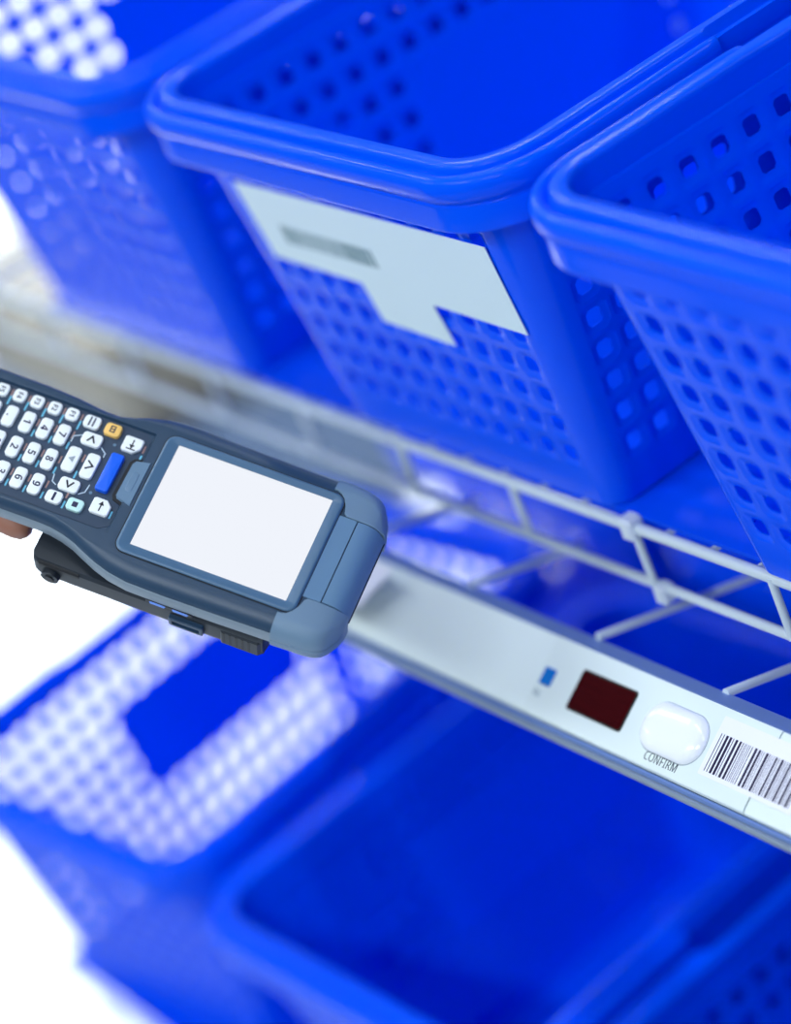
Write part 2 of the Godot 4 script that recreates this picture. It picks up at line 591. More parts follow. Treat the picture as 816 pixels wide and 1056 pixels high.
func baskets() -> void:
	var proto := thing("storage_basket", "blue perforated basket with a tabbed white barcode label on its front", "basket", Vector3(-0.113, 0.0062, -0.149), 0.0, "blue baskets on the wire shelves")
	part("body", basket_body(), M.basket, proto)
	part("rim", rim_mesh(), M.basket, proto)
	part("base_tray", Shape.new().loft([wall_ring(0.0, -0.001), wall_ring(0.003, -0.001)]).mesh(30), M.basket, proto)
	for k in 4:
		part("perforated_panel", perforated(k), M.basket, proto)
	for b in [
			[Vector3(-0.431, 0.0062, -0.149), 0.0, "blurred blue basket farthest along the upper shelf, white light through its wall"],
			[Vector3(0.208, 0.0062, -0.142), -0.02, "sharpest blue basket on the upper shelf, square holes, unlabelled front"],
			[Vector3(0.524, 0.0062, -0.142), 0.0, "blue basket at the near end of the upper shelf"],
			[Vector3(-0.596, -0.506, -0.034), 0.13, "blue basket below the scanner with bright holes round a solid side plate"],
			[Vector3(-0.249, -0.506, -0.049), 0.05, "dark empty blue basket beneath the white rail on the lower shelf"],
			[Vector3(0.070, -0.506, -0.058), 0.04, "blue lower-shelf basket whose rim touches the dark empty basket"],
			[Vector3(0.388, -0.506, -0.06), 0.02, "blue basket at the near end of the lower shelf"],
			[Vector3(-0.105, 0.0062, -0.545), 0.0, "blue basket in the back row of the upper shelf behind the labelled basket"],
			[Vector3(0.215, 0.0062, -0.545), 0.0, "blue basket in the back row behind the sharpest basket"],
			[Vector3(-0.60, -0.506, -0.46), 0.0, "blue basket in the back row behind the basket below the scanner"],
			[Vector3(-0.275, -0.506, -0.46), 0.0, "blue basket in the back row behind the dark empty lower basket"],
			[Vector3(0.045, -0.506, -0.47), 0.0, "blue basket in the back row of the lower shelf, second from its far end"]]:
		var o: Node3D = proto.duplicate()
		o.name = numbered("storage_basket")
		add_child(o, true)
		o.position = b[0]
		o.rotation.y = b[1]
		tag(o, b[2], "basket", "blue baskets on the wire shelves")
	# paper label stuck on the front of the first basket
	var slope := atan((0.171 - 0.148) / 0.185)
	var lab := Shape.new().prism(PackedVector2Array([Vector2(-.103, .0), Vector2(.106, .0), Vector2(.106, -.0495), Vector2(.034, -.048), Vector2(.036, -.0725), Vector2(-.022, -.0705), Vector2(-.024, -.0475), Vector2(-.1, -.0465)]), 0.0, 0.0005)
	var lo := part("paper_label", lab.mesh(20), M.old_label, proto)
	lo.set_meta("label", "tabbed white paper label with a blurred barcode")
	lo.transform = Transform3D(Basis(Vector3.RIGHT, slope), Vector3(0.0025, 0.1535, lerpf(0.148, 0.171, 0.1535 / 0.185) + 0.0006))
	var bars := Shape.new()
	var rng := RandomNumberGenerator.new()
	rng.seed = 4
	var x := -0.078
	while x < 0.0:
		var bw := 0.0010 if rng.randf() < 0.55 else 0.0022
		bars.box(Vector3(x, -0.0335, 0.0004), Vector3(x + bw, -0.0225, 0.0006))
		x += bw + (0.0010 if rng.randf() < 0.6 else 0.0018)
	part("barcode", bars.mesh(0), M.smudged_ink, lo)

# ---------------------------------------------------------------- rail with the pick light
func face_frame(x: float) -> Transform3D:
	return Transform3D(Basis(Vector3(1, 0, 0), Vector3(0, 0.5446, -0.8387), Vector3(0, 0.8387, 0.5446)), Vector3(x, -0.0415, 0.045))

func text_mesh(t: String, cap: float, m_depth := 0.0001, bold := false) -> TextMesh:
	var f := SystemFont.new()
	f.font_names = PackedStringArray(["Droid Sans"])
	if bold:
		f.font_weight = 700
	var tm := TextMesh.new()
	tm.text = t
	tm.font = f
	tm.font_size = 64
	tm.pixel_size = 0.01
	tm.depth = m_depth / cap * 0.457
	tm.curve_step = 2.0
	return tm

# lettering with capitals of that height: the mesh is drawn large and set to size
func lettering(t: String, cap: float, m: Material, parent: Node, called: String, at: Vector3, wide := 1.0) -> MeshInstance3D:
	var o := part(called, text_mesh(t, cap, 0.0001, called == "legend"), m, parent)
	var k := cap / (64.0 * 0.714 * 0.01)
	o.scale = Vector3(k * wide, k, k)
	o.position = at
	return o

func extrude_x(pts: Array, x0: float, x1: float) -> Shape:
	# profile of [down the face, out of the face] in millimetres
	var a := PackedVector3Array()
	var b := PackedVector3Array()
	for p in pts:
		a.append(Vector3(x0, -p[0] * 0.001, p[1] * 0.001))
		b.append(Vector3(x1, -p[0] * 0.001, p[1] * 0.001))
	return Shape.new().loft([a, b])

func rail() -> void:
	var r := thing("label_rail", "long blue-grey shelf edge rail with white cover strips along the upper shelf", "shelf rail")
	r.transform = face_frame(0)
	var x0 := -0.40
	var x1 := 0.9
	# channel: top flange behind the face, back, and the double lip below
	part("channel", extrude_x([[-1.2, -0.6], [-7.6, -10.4], [-7.0, -11.6], [3, -6.5], [38.5, -6.5], [42.2, -4.0], [42.2, -1.2], [41.0, -0.4], [39.8, -1.2], [39.2, -3.5], [1.0, -3.5]], x0, x1).mesh(25), M.channel, r)
	part("lip", extrude_x([[41.6, -2.2], [43.4, -0.9], [44.9, -1.4], [45.6, -3.2], [44.6, -6.2], [41.0, -6.4]], x0, x1).mesh(40), M.channel_edge, r)
	var strip := [[-0.8, -2.5], [-0.6, -0.5], [0.3, 0.0], [36.8, 0.0], [38.4, -0.5], [39.2, -1.6], [39.2, -3.2]]
	part("cover_strip", extrude_x(strip, x0, -0.0172).mesh(30), M.cover, r)
	part("cover_strip", extrude_x(strip, 0.1392, x1).mesh(30), M.cover, r)

	var u := thing("pick_light_unit", "white pick-to-light unit on the rail with dark red display", "pick light")
	u.transform = face_frame(0)
	part("housing", extrude_x([[-0.9, -2.5], [-0.7, -0.2], [0.4, 0.35], [36.6, 0.35], [38.3, -0.2], [39.2, -1.4], [39.2, -3.2]], -0.0168, 0.1386).mesh(30), M.housing, u)
	# small blue function button
	part("function_button", Shape.new().loft([lift(rr2(-0.0105, -0.0192, .0039, .0043, .0008), 0.0), lift(rr2(-0.0105, -0.0192, .0039, .0043, .0008), 0.0009), lift(rr2(-0.0105, -0.0192, .0034, .0038, .0006), 0.0013)]).mesh(30), M.blue_button, u).set_meta("label", "small blue square button")
	lettering("Fn", 0.0034, M.smudged_ink, u, "function_lettering", Vector3(-0.0128, -0.0281, 0.0004))
	# display: dark frame and deep red window
	var dm := part("display", Shape.new().loft([lift(rr2(.0295, -.0190, .0199, .0103, .0018), 0.0), lift(rr2(.0295, -.0190, .0199, .0103, .0018), .0006), lift(rr2(.0295, -.0190, .0192, .0096, .0012), .0008)]).mesh(30), M.display_frame, u)
	dm.set_meta("label", "unlit dark red display")
	part("display_window", Shape.new().loft([lift(rr2(.0295, -.0190, .0190, .0094, .0010), .0003), lift(rr2(.0295, -.0190, .0190, .0094, .0010), .00095)]).mesh(30), M.display, dm)
	# confirm button: a domed stadium in a shallow groove
	var rings := []
	for k in [[.0206, .01195, 0.0], [.0206, .01195, .0006], [.0203, .0117, .0016], [.0190, .0105, .0030], [.0165, .0082, .0041], [.0125, .0045, .0047], [.006, .002, .0049]]:
		rings.append(lift(rr2(.0810, -.0193, k[0], k[1], minf(k[1], .0112), 8), k[2]))
	part("button_groove", Shape.new().loft([lift(rr2(.0810, -.0193, .0210, .01235, .0116, 8), 0.0), lift(rr2(.0810, -.0193, .0210, .01235, .0116, 8), .0004)]).mesh(30), M.faint_ink, u)
	part("confirm_button", Shape.new().loft(rings).mesh(60), M.confirm, u).set_meta("label", "domed white confirm button")
	lettering("CONFIRM", 0.0041, M.grey_ink, u, "lettering", Vector3(.0811, -.0334, .0004), 0.90)

	# barcode label
	var l := thing("barcode_label", "white barcode sticker beside the domed button on the rail", "label")
	l.transform = face_frame(0)
	part("paper", Shape.new().prism(rr2(.1345, -.0171, .0300, .0141, .0006, 2), .0004, .00062).mesh(0), M.paper, l)
	var px := [[490, 3], [503, 3], [515, 10], [532, 10], [549, 3], [561, 10], [580, 9], [596, 3], [606, 2], [613, 2], [622, 2], [630, 2], [640, 3], [655, 10], [673, 9], [688, 2], [697, 2], [708, 10], [724, 3], [734, 2], [743, 2], [753, 8], [768, 3], [780, 10], [797, 3], [808, 3], [818, 9], [834, 3], [846, 10], [863, 3], [874, 10], [890, 3]]
	var bars := Shape.new()
	for b in px:
		var bx: float = 0.1073 + (b[0] - 490) * 0.000134
		bars.box(Vector3(bx, -.029, .0006), Vector3(bx + b[1] * 0.000145, -.0108, .00068))
	part("barcode", bars.mesh(0), M.ink, l)

	# paper tag curling up from the rail
	var g := thing("paper_tag", "small white paper tag curling up from the rail behind the scanner", "tag")
	g.transform = face_frame(0)
	var up := PackedVector3Array()
	var rr := []
	for i in 9:
		var s := i / 8.0
		var hgt := 0.0006 + 0.0105 * s * s
		var xx := -0.215 + 0.077 * s
		rr.append(PackedVector3Array([Vector3(xx, -.002, hgt), Vector3(xx - .011, -.0268, hgt), Vector3(xx - .011, -.0268, hgt + .0004), Vector3(xx, -.002, hgt + .0004)]))
	part("sheet", Shape.new().loft(rr).mesh(40), M.paper, g)

# ---------------------------------------------------------------- goods beyond the shelf end
func stock() -> void:
	for c in [
			["crate", "grey-blue lidded crate at the bottom of the near stack beyond the shelf end", Vector3(-2.12, -1.05, -0.73), Vector3(0.5, 0.235, 0.32), 0.02, "crate"],
			["carton", "beige cardboard carton on top of the near stack beyond the shelf end", Vector3(-2.13, -0.8102, -0.73), Vector3(0.46, 0.150, 0.30), -0.03, "carton"],
			["carton", "beige cardboard carton at the bottom of the far stack beyond the shelf end", Vector3(-2.10, -1.05, -1.10), Vector3(0.5, 0.30, 0.34), 0.03, "carton"],
			["crate", "grey-blue lidded crate on top of the far stack beyond the shelf end", Vector3(-2.12, -0.7452, -1.10), Vector3(0.46, 0.10, 0.30), -0.02, "crate"]]:
		var o := thing(c[0], c[1], c[0], c[2], c[4])
		var sz: Vector3 = c[3]
		part("body", Shape.new().box(Vector3(-sz.x / 2, 0, -sz.z / 2), Vector3(sz.x / 2, sz.y, sz.z / 2), 0.004).mesh(0), M[c[5]], o)
		for k in [-1, 1]:
			part("flap", Shape.new().box(Vector3(-sz.x / 2, sz.y, -sz.z / 2 + 0.002 if k < 0 else 0.002), Vector3(sz.x / 2, sz.y + 0.004, -0.002 if k < 0 else sz.z / 2 - 0.002)).mesh(0), M[c[5]], o)
		part("tape", Shape.new().box(Vector3(-sz.x / 2 - 0.001, sz.y + 0.004, -0.025), Vector3(sz.x / 2 + 0.001, sz.y + 0.0045, 0.025)).mesh(0), M.tape, o)

# ---------------------------------------------------------------- the scanner
const SC := 0.00103      # one millimetre of the drawing
const ST := [     # along, half width on either side, top drop, bottom rise, tray depth
	[-168.0, 14, 11, 5.0, 4.0, 0.0], [-166.0, 20, 17, 2.5, 2.0, 0.0], [-162.0, 27, 23.5, 0.8, 0.5, 0.0], [-154.0, 33, 28, 0.0, 0.0, 0.0], [-153.0, 33.5, 28, 0.0, 0.0, 1.6],
	[-125.0, 35.2, 28.6, 0.0, 0.0, 1.6], [-100.0, 35.0, 28.6, 0.0, 0.0, 1.6], [-85.0, 34.0, 28.4, 0.0, 0.0, 1.6], [-77.0, 33.0, 28.4, 0.0, 0.0, 1.6], [-72.0, 32.5, 28.7, 0.0, 0.0, 1.6], [-66.0, 32.5, 29.8, 0.0, 0.0, 1.6],
	[-60.0, 34.2, 31.6, 0.0, 0.0, 1.6], [-54.0, 36.8, 34.3, 0.0, 0.0, 1.6], [-47.6, 39.0, 37.0, 0.0, 0.0, 1.6], [-46.8, 39.2, 37.3, 0.0, 0.0, 0.0], [-40.0, 40.4, 39.4, 0.0, 0.0, 0.0], [-31.0, 40.7, 40.8, 0.0, 0.0, 0.0],
	[-15.0, 40.2, 41.0, 0.0, 0.0, 0.0], [10.0, 39.5, 40.6, 0.0, 0.0, 0.0], [34.0, 39.2, 40.0, 0.0, 0.0, 0.0], [44.0, 38.8, 39.6, 0.0, 0.0, 0.0], [50.0, 38.0, 39.5, 0.1, 0.2, 0.0],
	[54.0, 36.8, 38.8, 0.4, 0.4, 0.0], [57.5, 34.4, 37.2, 1.1, 0.8, 0.0], [60.0, 30.0, 33.6, 2.4, 1.6, 0.0], [61.4, 23.0, 27.0, 4.6, 3.0, 0.0]]

static func shoulder(u: float) -> float:
	return lerpf(3.6, 8.0, smoothstep(-60.0, -38.0, u))

static func station(u: float) -> Array:
	for i in ST.size() - 1:
		if u <= ST[i + 1][0]:
			var k := clampf((u - ST[i][0]) / (ST[i + 1][0] - ST[i][0]), 0.0, 1.0)
			var o := []
			for c in 6:
				o.append(lerpf(ST[i][c], ST[i + 1][c], k))
			return o
	return ST[-1]

static func v3(x: float, u: float, z: float) -> Vector3:
	return Vector3(x, u, z) * SC

func key_mesh(hx: float, hy: float, h := 1.6, r := 1.7) -> ArrayMesh:
	var rings := []
	for k in [[0.0, 0.0], [0.0, h * 0.72], [0.18, h * 0.9], [0.55, h]]:
		rings.append(lift(rr2(0, 0, (hx - k[0]) * SC, (hy - k[0]) * SC, maxf(r - k[0], 0.3) * SC, 4), k[1] * SC))
	return Shape.new().loft(rings).mesh(40)

func poly_mesh(pts: Array, z0: float, z1: float) -> ArrayMesh:
	var pl := PackedVector2Array()
	for p in pts:
		pl.append(Vector2(p[0], p[1]) * SC)
	return Shape.new().prism(pl, z0 * SC, z1 * SC).mesh(20)

func ribbon(pts: Array, w: float, z0: float, z1: float) -> ArrayMesh:
	var s := Shape.new()
	for i in pts.size() - 1:
		var a := Vector2(pts[i][0], pts[i][1])
		var b := Vector2(pts[i + 1][0], pts[i + 1][1])
		var d := (b - a).normalized() * w / 2
		var n := Vector2(-d.y, d.x)
		s.prism(PackedVector2Array([(a - d - n) * SC, (b + d - n) * SC, (b + d + n) * SC, (a - d + n) * SC]), z0 * SC, z1 * SC)
	return s.mesh(0)

func scanner() -> void:
	var s := thing("handheld_scanner", "dark grey handheld barcode scanner with white screen and keypad, held over the rail", "scanner")
	s.transform = Transform3D(Basis(Vector3(.33679, -.32405, .88406), Vector3(.73423, -.49742, -.46204), Vector3(.58947, .80471, .0704)).orthonormalized(), SC_POS)
	# --- case
	var rings := []
	for st in ST:
		var u: float = st[0]
		var a: float = st[1]
		var b: float = st[2]
		var zt: float = -st[3]
		var zb: float = -18.0 + st[4]
		var td: float = st[5]
		var sw := minf(shoulder(u), minf(a, b) * 0.5)
		var xl := minf(28.4, a - sw - 0.2)
		var xr := minf(24.2, b - sw - 0.2)
		var ring := PackedVector3Array()
		for p in [[-a + 4, zb], [-a + .8, zb + 3.5], [-a + .2, zb + 7], [-a, -6 + minf(0, zt * .5)], [-a + sw * .2, zt - 3], [-a + sw * .5, zt - 1.4], [-a + sw * .78, zt - .4], [-a + sw, zt], [-xl, zt], [-xl + .5, zt - td], [xr - .5, zt - td], [xr, zt], [b - sw, zt], [b - sw * .78, zt - .4], [b - sw * .5, zt - 1.4], [b - sw * .2, zt - 3], [b, -6 + minf(0, zt * .5)], [b - .2, zb + 7], [b - .8, zb + 3.5], [b - 4, zb]]:
			ring.append(v3(p[0], u, p[1]))
		rings.append(ring)
	part("case", Shape.new().loft(rings).mesh(38), M.case, s)
	# --- lighter side bands
	for side in [-1.0, 1.0]:
		rings = []
		for st in ST:
			var u: float = st[0]
			if u < -160.0 or u > 45.0:
				continue
			var w: float = st[1] if side < 0 else st[2]
			var ring := PackedVector3Array()
			for p in [[w - 2.5, -5.4], [w + .1, -5.5], [w + .7, -6.2], [w + .9, -8.0], [w + .8, -11.5], [w + .1, -12.6], [w - 2.5, -12.8]]:
				ring.append(v3(side * p[0], u, p[1]))
			rings.append(ring)
		part("side_band", Shape.new().loft(rings).mesh(38), M.band, s)
	# --- keypad tray face
	part("keypad_plate", Shape.new().prism(PackedVector2Array([Vector2(-27.6, -152) * SC, Vector2(23.4, -152) * SC, Vector2(23.4, -52) * SC, Vector2(20.6, -48) * SC, Vector2(-24.6, -48) * SC, Vector2(-27.6, -51) * SC]), -1.65 * SC, -1.4 * SC).mesh(0), M.tray, s)
	# --- sensor window between keypad and screen
	part("sensor_surround", poly_mesh([[-15.6, -43.2], [11.0, -43.2], [8.4, -51.6], [6.4, -52.6], [-11.4, -52.2], [-13.6, -50.8]], -1.5, -0.7), M.gasket, s)
	var sw1 := part("sensor_window", Shape.new().loft([lift(PackedVector2Array([Vector2(-14.2, -43.0) * SC, Vector2(9.4, -43.0) * SC, Vector2(7.4, -50.2) * SC, Vector2(5.8, -51.2) * SC, Vector2(-10.8, -50.9) * SC, Vector2(-12.6, -49.8) * SC]), -0.8 * SC), lift(PackedVector2Array([Vector2(-13.6, -43.4) * SC, Vector2(8.9, -43.4) * SC, Vector2(7.0, -49.8) * SC, Vector2(5.6, -50.6) * SC, Vector2(-10.6, -50.3) * SC, Vector2(-12.2, -49.4) * SC]), 0.5 * SC)]).mesh(20), M.sensor, s)
	part("sensor_lens", Shape.new().loft([lift(rr2(-2.2 * SC, -47.0 * SC, 5.2 * SC, 1.7 * SC, 1.6 * SC, 6), 0.4 * SC), lift(rr2(-2.2 * SC, -47.0 * SC, 4.8 * SC, 1.4 * SC, 1.3 * SC, 6), 0.7 * SC)]).mesh(40), M.sensor, sw1)
	# --- screen surround
	part("gasket", Shape.new().loft([lift(rr2(0, 0, 31.0 * SC, 42.0 * SC, 5.0 * SC), -0.2 * SC), lift(rr2(0, 0, 31.0 * SC, 42.0 * SC, 5.0 * SC), 0.25 * SC), lift(rr2(0, 0, 29.5 * SC, 40.5 * SC, 4.0 * SC), 0.25 * SC), lift(rr2(0, 0, 29.5 * SC, 40.5 * SC, 4.0 * SC), -0.2 * SC)], true).mesh(30), M.gasket, s)
	rings = []
	for k in [[30.5, 41.5, 4.6, -0.3], [30.5, 41.5, 4.6, 0.5], [30.0, 41.0, 4.2, 1.0], [29.3, 40.3, 3.8, 1.15], [27.2, 37.2, 1.6, 0.6], [26.3, 36.0, 0.5, 0.35], [26.2, 35.9, 0.4, -0.3]]:
		var inn: bool = k[0] < 28.0
		rings.append(lift(rr2(-0.5 * SC if inn else 0.0, 0.25 * SC if inn else 0.0, k[0] * SC, k[1] * SC, k[2] * SC), k[3] * SC))
	part("screen_bezel", Shape.new().loft(rings, true).mesh(35), M.bezel, s)
	part("screen", Shape.new().loft([lift(rr2(-0.5 * SC, 0.25 * SC, 26.25 * SC, 35.9 * SC, 0.4 * SC, 2), -0.2 * SC), lift(rr2(-0.5 * SC, 0.25 * SC, 26.25 * SC, 35.9 * SC, 0.4 * SC, 2), 0.05 * SC)]).mesh(0), M.screen, s).set_meta("label", "blank white lit screen")
	# --- top end: textured panel, end ridge, corner bumpers
	part("end_panel", Shape.new().prism(PackedVector2Array([Vector2(-21, 41.8) * SC, Vector2(21, 41.8) * SC, Vector2(21, 49.8) * SC, Vector2(-21, 49.8) * SC]), -0.6 * SC, 0.35 * SC).mesh(0), M.panel, s)
	part("end_groove", Shape.new().box(v3(-20.6, 60.6, -10.6), v3(20.6, 63.0, -9.6), 0.2 * SC).mesh(0), M.gasket, s)
	rings = []
	for k in [[50.3, -0.4, 0.2], [50.5, 0.5, 0.0], [53.0, 0.6, 0.0], [56.0, 0.2, 0.0], [58.4, -0.8, 0.0], [60.2, -2.6, 0.0], [61.6, -5.2, 0.0], [62.4, -8.0, 0.0], [62.2, -12.0, 0.0], [61.4, -15.0, 0.0]]:
		var ring := PackedVector3Array()
		for p in [[-20.8, 0.0], [-20.4, 0.3], [20.4, 0.3], [20.8, 0.0], [20.8, -3.0], [-20.8, -3.0]]:
			# the strip's thickness points back into the case
			var dir := Vector2(0, 1) if k[0] < 57.0 else Vector2(0.9, 0.4)
			ring.append(v3(p[0], k[0] + dir.x * p[1], k[1] + dir.y * p[1]))
		rings.append(ring)
	part("end_ridge", Shape.new().loft(rings).mesh(38), M.panel, s)
	for side in [-1.0, 1.0]:
		rings = []
		for k in [[35.0, 32.0], [36.4, 32.0], [38.6, 31.2], [40.6, 29.2], [42.2, 26.4], [43.4, 22.6], [44.6, 21.4], [48.0, 21.3], [51.0, 21.3], [54.0, 21.3], [57.0, 21.3], [59.0, 21.2], [60.6, 21.0], [61.8, 20.9]]:
			var st := station(k[0])
			var w: float = st[1] if side < 0 else st[2]
			var zt: float = -st[3]
			if k[0] > 57.0:
				w = maxf(w, 22.5)
			var x0: float = k[1]
			var f := clampf((w - x0) / 8.0, 0.0, 1.0)
			var ring := PackedVector3Array()
			for p in [[x0, zt - 2.0], [x0, zt + .7], [x0 + .3, zt + .95], [maxf(x0 + .4, w - 6.5), zt + .85], [maxf(x0 + .5, w - 4.2), zt + .35], [maxf(x0 + .6, w - 1.8), zt - 1.1], [w + .1, zt - 3.2], [w + .9, minf(-6.0, zt - 5)], [w + 1.0, -8.2], [w + .5, -8.6], [w + .5, -9.0], [w + 1.4, -9.3], [w + 1.1, -13.0], [w + .2, -15.6], [w - 2.0, -17.6], [x0, -18.2]]:
				ring.append(v3(side * p[0], k[0] + (0.8 if k[0] > 60.0 else 0.0), p[1]))
			rings.append(ring)
		part("corner_bumper", Shape.new().loft(rings).mesh(38), M.bumper, s).set_meta("label", "lighter grey rubber corner bumper")
	# --- side buttons in a dark slot
	part("button_slot", Shape.new().box(v3(37.0, -22.0, -14.4), v3(42.0, -0.4, -11.4), 0.4 * SC).mesh(0), M.dark, s)
	for u in [-16.4, -5.8]:
		part("side_button", Shape.new().box(v3(39.0, u - 3.9, -13.7), v3(42.6, u + 3.9, -12.0), 0.7 * SC).mesh(0), M.side_blue, s).set_meta("label", "shiny pale blue side button")
	# --- battery pack and strap mount under the case
	rings = []
	for k in [[-77.6, 3.2], [-76.4, 1.2], [-74.0, 0.2], [-60, 0], [-20, 0], [4, 0], [28, 0.2], [30.6, 0.8], [31.4, 2.2]]:
		var q: float = k[1]
		var ring := PackedVector3Array()
		for p in [[-30 + q, -17.5], [-31 + q, -26], [-28 + q, -33 + q], [36 - q, -33 + q], [38.8 - q, -31.4 + q], [39.8 - q, -28], [39.8 - q, -19 - q * .6], [38.6 - q, -17.5]]:
			ring.append(v3(p[0], k[0], p[1]))
		rings.append(ring)
	var bp := part("battery_pack", Shape.new().loft(rings).mesh(38), M.black, s)
	var pad := part("grip_pad", Shape.new().box(v3(30, 10.0, -32.4), v3(40.4, 31.0, -18.2), 2.2 * SC).mesh(0), M.black, bp)
	var rib := Shape.new().box(v3(39.0, -0.65, -29.6), v3(40.55, 0.65, -20.4), 0.1 * SC).mesh(0)
	for i in 5:
		part("grip_groove", rib, M.dark, pad).position = v3(0, 13.2 + i * 2.9, 0)
	var sl := part("connector_port", Shape.new().loft([lift(rr2(-4 * SC, -25.0 * SC, 8 * SC, 3.4 * SC, 0.8 * SC, 3), 38.5 * SC), lift(rr2(-4 * SC, -25.0 * SC, 8 * SC, 3.4 * SC, 0.8 * SC, 3), 41.6 * SC), lift(rr2(-4 * SC, -25.0 * SC, 7.3 * SC, 2.7 * SC, 0.6 * SC, 3), 42.0 * SC), lift(rr2(-4 * SC, -25.2 * SC, 6.4 * SC, 1.5 * SC, 0.4 * SC, 3), 42.0 * SC), lift(rr2(-4 * SC, -25.2 * SC, 6.4 * SC, 1.5 * SC, 0.4 * SC, 3), 38.5 * SC)], true).mesh(30), M.case, bp)
	sl.basis = Basis(Vector3(0, 1, 0), Vector3(0, 0, 1), Vector3(1, 0, 0))
	var sl2 := part("port_recess", Shape.new().box(v3(38.6, -10.5, -26.8), v3(40.4, 2.5, -23.6)).mesh(0), M.dark, bp)
	sl2.position = Vector3.ZERO
	var kn := Shape.new()
	kn.tube([v3(36, -67.8, -25.6), v3(41.0, -67.8, -25.6), v3(42.2, -67.8, -25.6)], 4.2 * SC, 20)
	var knob := part("strap_pivot", kn.mesh(50), M.black, bp)
	part("screw", Shape.new().tube([v3(42, -67.8, -25.6), v3(42.9, -67.8, -25.6)], 2.2 * SC, 16).mesh(50), M.dark, knob)
	part("strap_bar", Shape.new().box(v3(37.5, -74.0, -21.0), v3(40.4, -54.0, -18.0), 0.7 * SC).mesh(0), M.dark, bp)

	# --- keys
	var z0 := -1.4
	var digit := key_mesh(5.2, 2.75)
	var fkey := key_mesh(3.05, 2.9)
	for k in [["7", -12.6, -84.9], ["4", -12.6, -93.2], ["1", -12.6, -101.5], [".", -12.6, -109.8], ["", -12.6, -118.1], ["8", 0.7, -84.9], ["5", 0.7, -93.2], ["2", 0.7, -101.5], ["0", 0.7, -109.8], ["", 0.7, -118.1], ["9", 14.0, -84.9], ["6", 14.0, -93.2], ["3", 14.0, -101.5], ["", 14.0, -109.8], ["", 14.0, -118.1]]:
		key(s, digit, M.key, k[1], k[2], z0, k[0], 3.4)
	for i in 6:
		key(s, fkey, M.key, -23.6, -85.0 - i * 8.35, z0, ("F%d" % (i + 1)) if i < 5 else "", 2.2)
	var bk := key(s, key_mesh(3.1, 3.75), M.key, -23.3, -75.4, z0, "", 1.5)
	for k in [[-1.9, -0.2], [0.2, 1.9]]:
		for y in [-0.9, 0.9]:
			part("legend", ribbon([[k[0], y], [k[1], y]], .75, 1.58, 1.68), M.legend, bk)
	key(s, key_mesh(3.1, 3.75, 2.0), M.key_orange, -22.9, -65.3, z0, "", 2.0)
	mark(s, ribbon([[-24.4, -66.3], [-24.4, -64.4], [-21.6, -64.4], [-21.6, -66.3], [-24.4, -66.3]], .55, 0.55, 0.65), M.legend, "legend")
	mark(s, ribbon([[-23.0, -66.3], [-23.0, -64.4]], .5, 0.55, 0.65), M.legend, "legend")
	var sk := key(s, key_mesh(3.0, 3.7), M.key, 16.9, -75.2, z0, "", 1.7)
	part("legend", ribbon([[-1.6, 0], [1.5, 0]], 1.1, 1.58, 1.68), M.legend, sk)
	var gk := key(s, key_mesh(3.0, 3.7), M.key_green, 17.1, -65.2, z0, "", 1.0)
	part("legend", poly_mesh([[-1.2, -1.2], [1.3, -1.2], [1.3, 1.2], [-1.2, 1.2]], 1.58, 1.68), M.legend, gk)
	# large arrow keys with one cut corner
	var big := [[-19.3, -54.5, 1.0], [13.9, -54.6, -1.0]]
	for b in big:
		var cut: float = b[2]
		var outline := [[-3.7, -4.3], [3.7, -4.3], [3.7, 4.3], [-3.7, 4.3]]
		if cut > 0:
			outline = [[-3.9, -3.4], [-3.2, -4.3], [3.0, -4.3], [3.8, -3.5], [3.8, 1.4], [1.0, 4.3], [-3.2, 4.3], [-3.9, 3.5]]
		else:
			outline = [[-3.9, -3.4], [-3.2, -4.3], [3.0, -4.3], [3.8, -3.5], [3.8, 3.5], [3.1, 4.3], [-1.4, 4.3], [-3.9, 1.6]]
		var pl := PackedVector2Array()
		var pt := PackedVector2Array()
		for p in outline:
			pl.append(Vector2(p[0], p[1]) * SC)
			pt.append(Vector2(p[0] * 0.9, p[1] * 0.9) * SC)
		var ko := part("key", Shape.new().loft([lift(pl, 0), lift(pl, 1.3 * SC), lift(pt, 1.7 * SC)]).mesh(35), M.key, s)
		ko.position = v3(b[0], b[1], z0)
		part("legend", ribbon([[-2.1, 0], [2.1, 0]], .6, 1.68, 1.76), M.legend_black, ko)
		if cut > 0:
			part("legend", poly_mesh([[0.2, -1.3], [0.2, 1.3], [2.0, 0]], 1.68, 1.76), M.legend_black, ko)
			part("legend", ribbon([[2.4, -1.8], [2.4, 1.8]], .6, 1.68, 1.76), M.legend_black, ko)
		else:
			part("legend", poly_mesh([[-0.6, -1.3], [-0.6, 1.3], [-2.5, 0]], 1.68, 1.76), M.legend_black, ko)
	# navigation keys
	var nk := key(s, key_mesh(3.2, 4.6), M.key, -15.2, -71.9, z0, "", 1)
	part("legend", ribbon([[1.3, -1.5], [-1.3, 0], [1.3, 1.5]], .8, 1.58, 1.68), M.legend_black, nk)
	nk = key(s, key_mesh(3.2, 4.6), M.key, 9.1, -71.6, z0, "", 1)
	part("legend", ribbon([[-1.3, -1.5], [1.3, 0], [-1.3, 1.5]], .8, 1.58, 1.68), M.legend_black, nk)
	nk = key(s, key_mesh(6.3, 2.95), M.key, -2.8, -67.2, z0, "", 1)
	part("legend", ribbon([[-1.9, -1.3], [0, 1.3], [1.9, -1.3]], .8, 1.58, 1.68), M.legend_black, nk)
	nk = key(s, key_mesh(6.3, 2.95), M.key, -3.0, -76.0, z0, "", 1)
	part("legend", poly_mesh([[-1.7, 1.1], [1.7, 1.1], [0, -1.5]], 1.58, 1.68), M.faint_ink, nk)
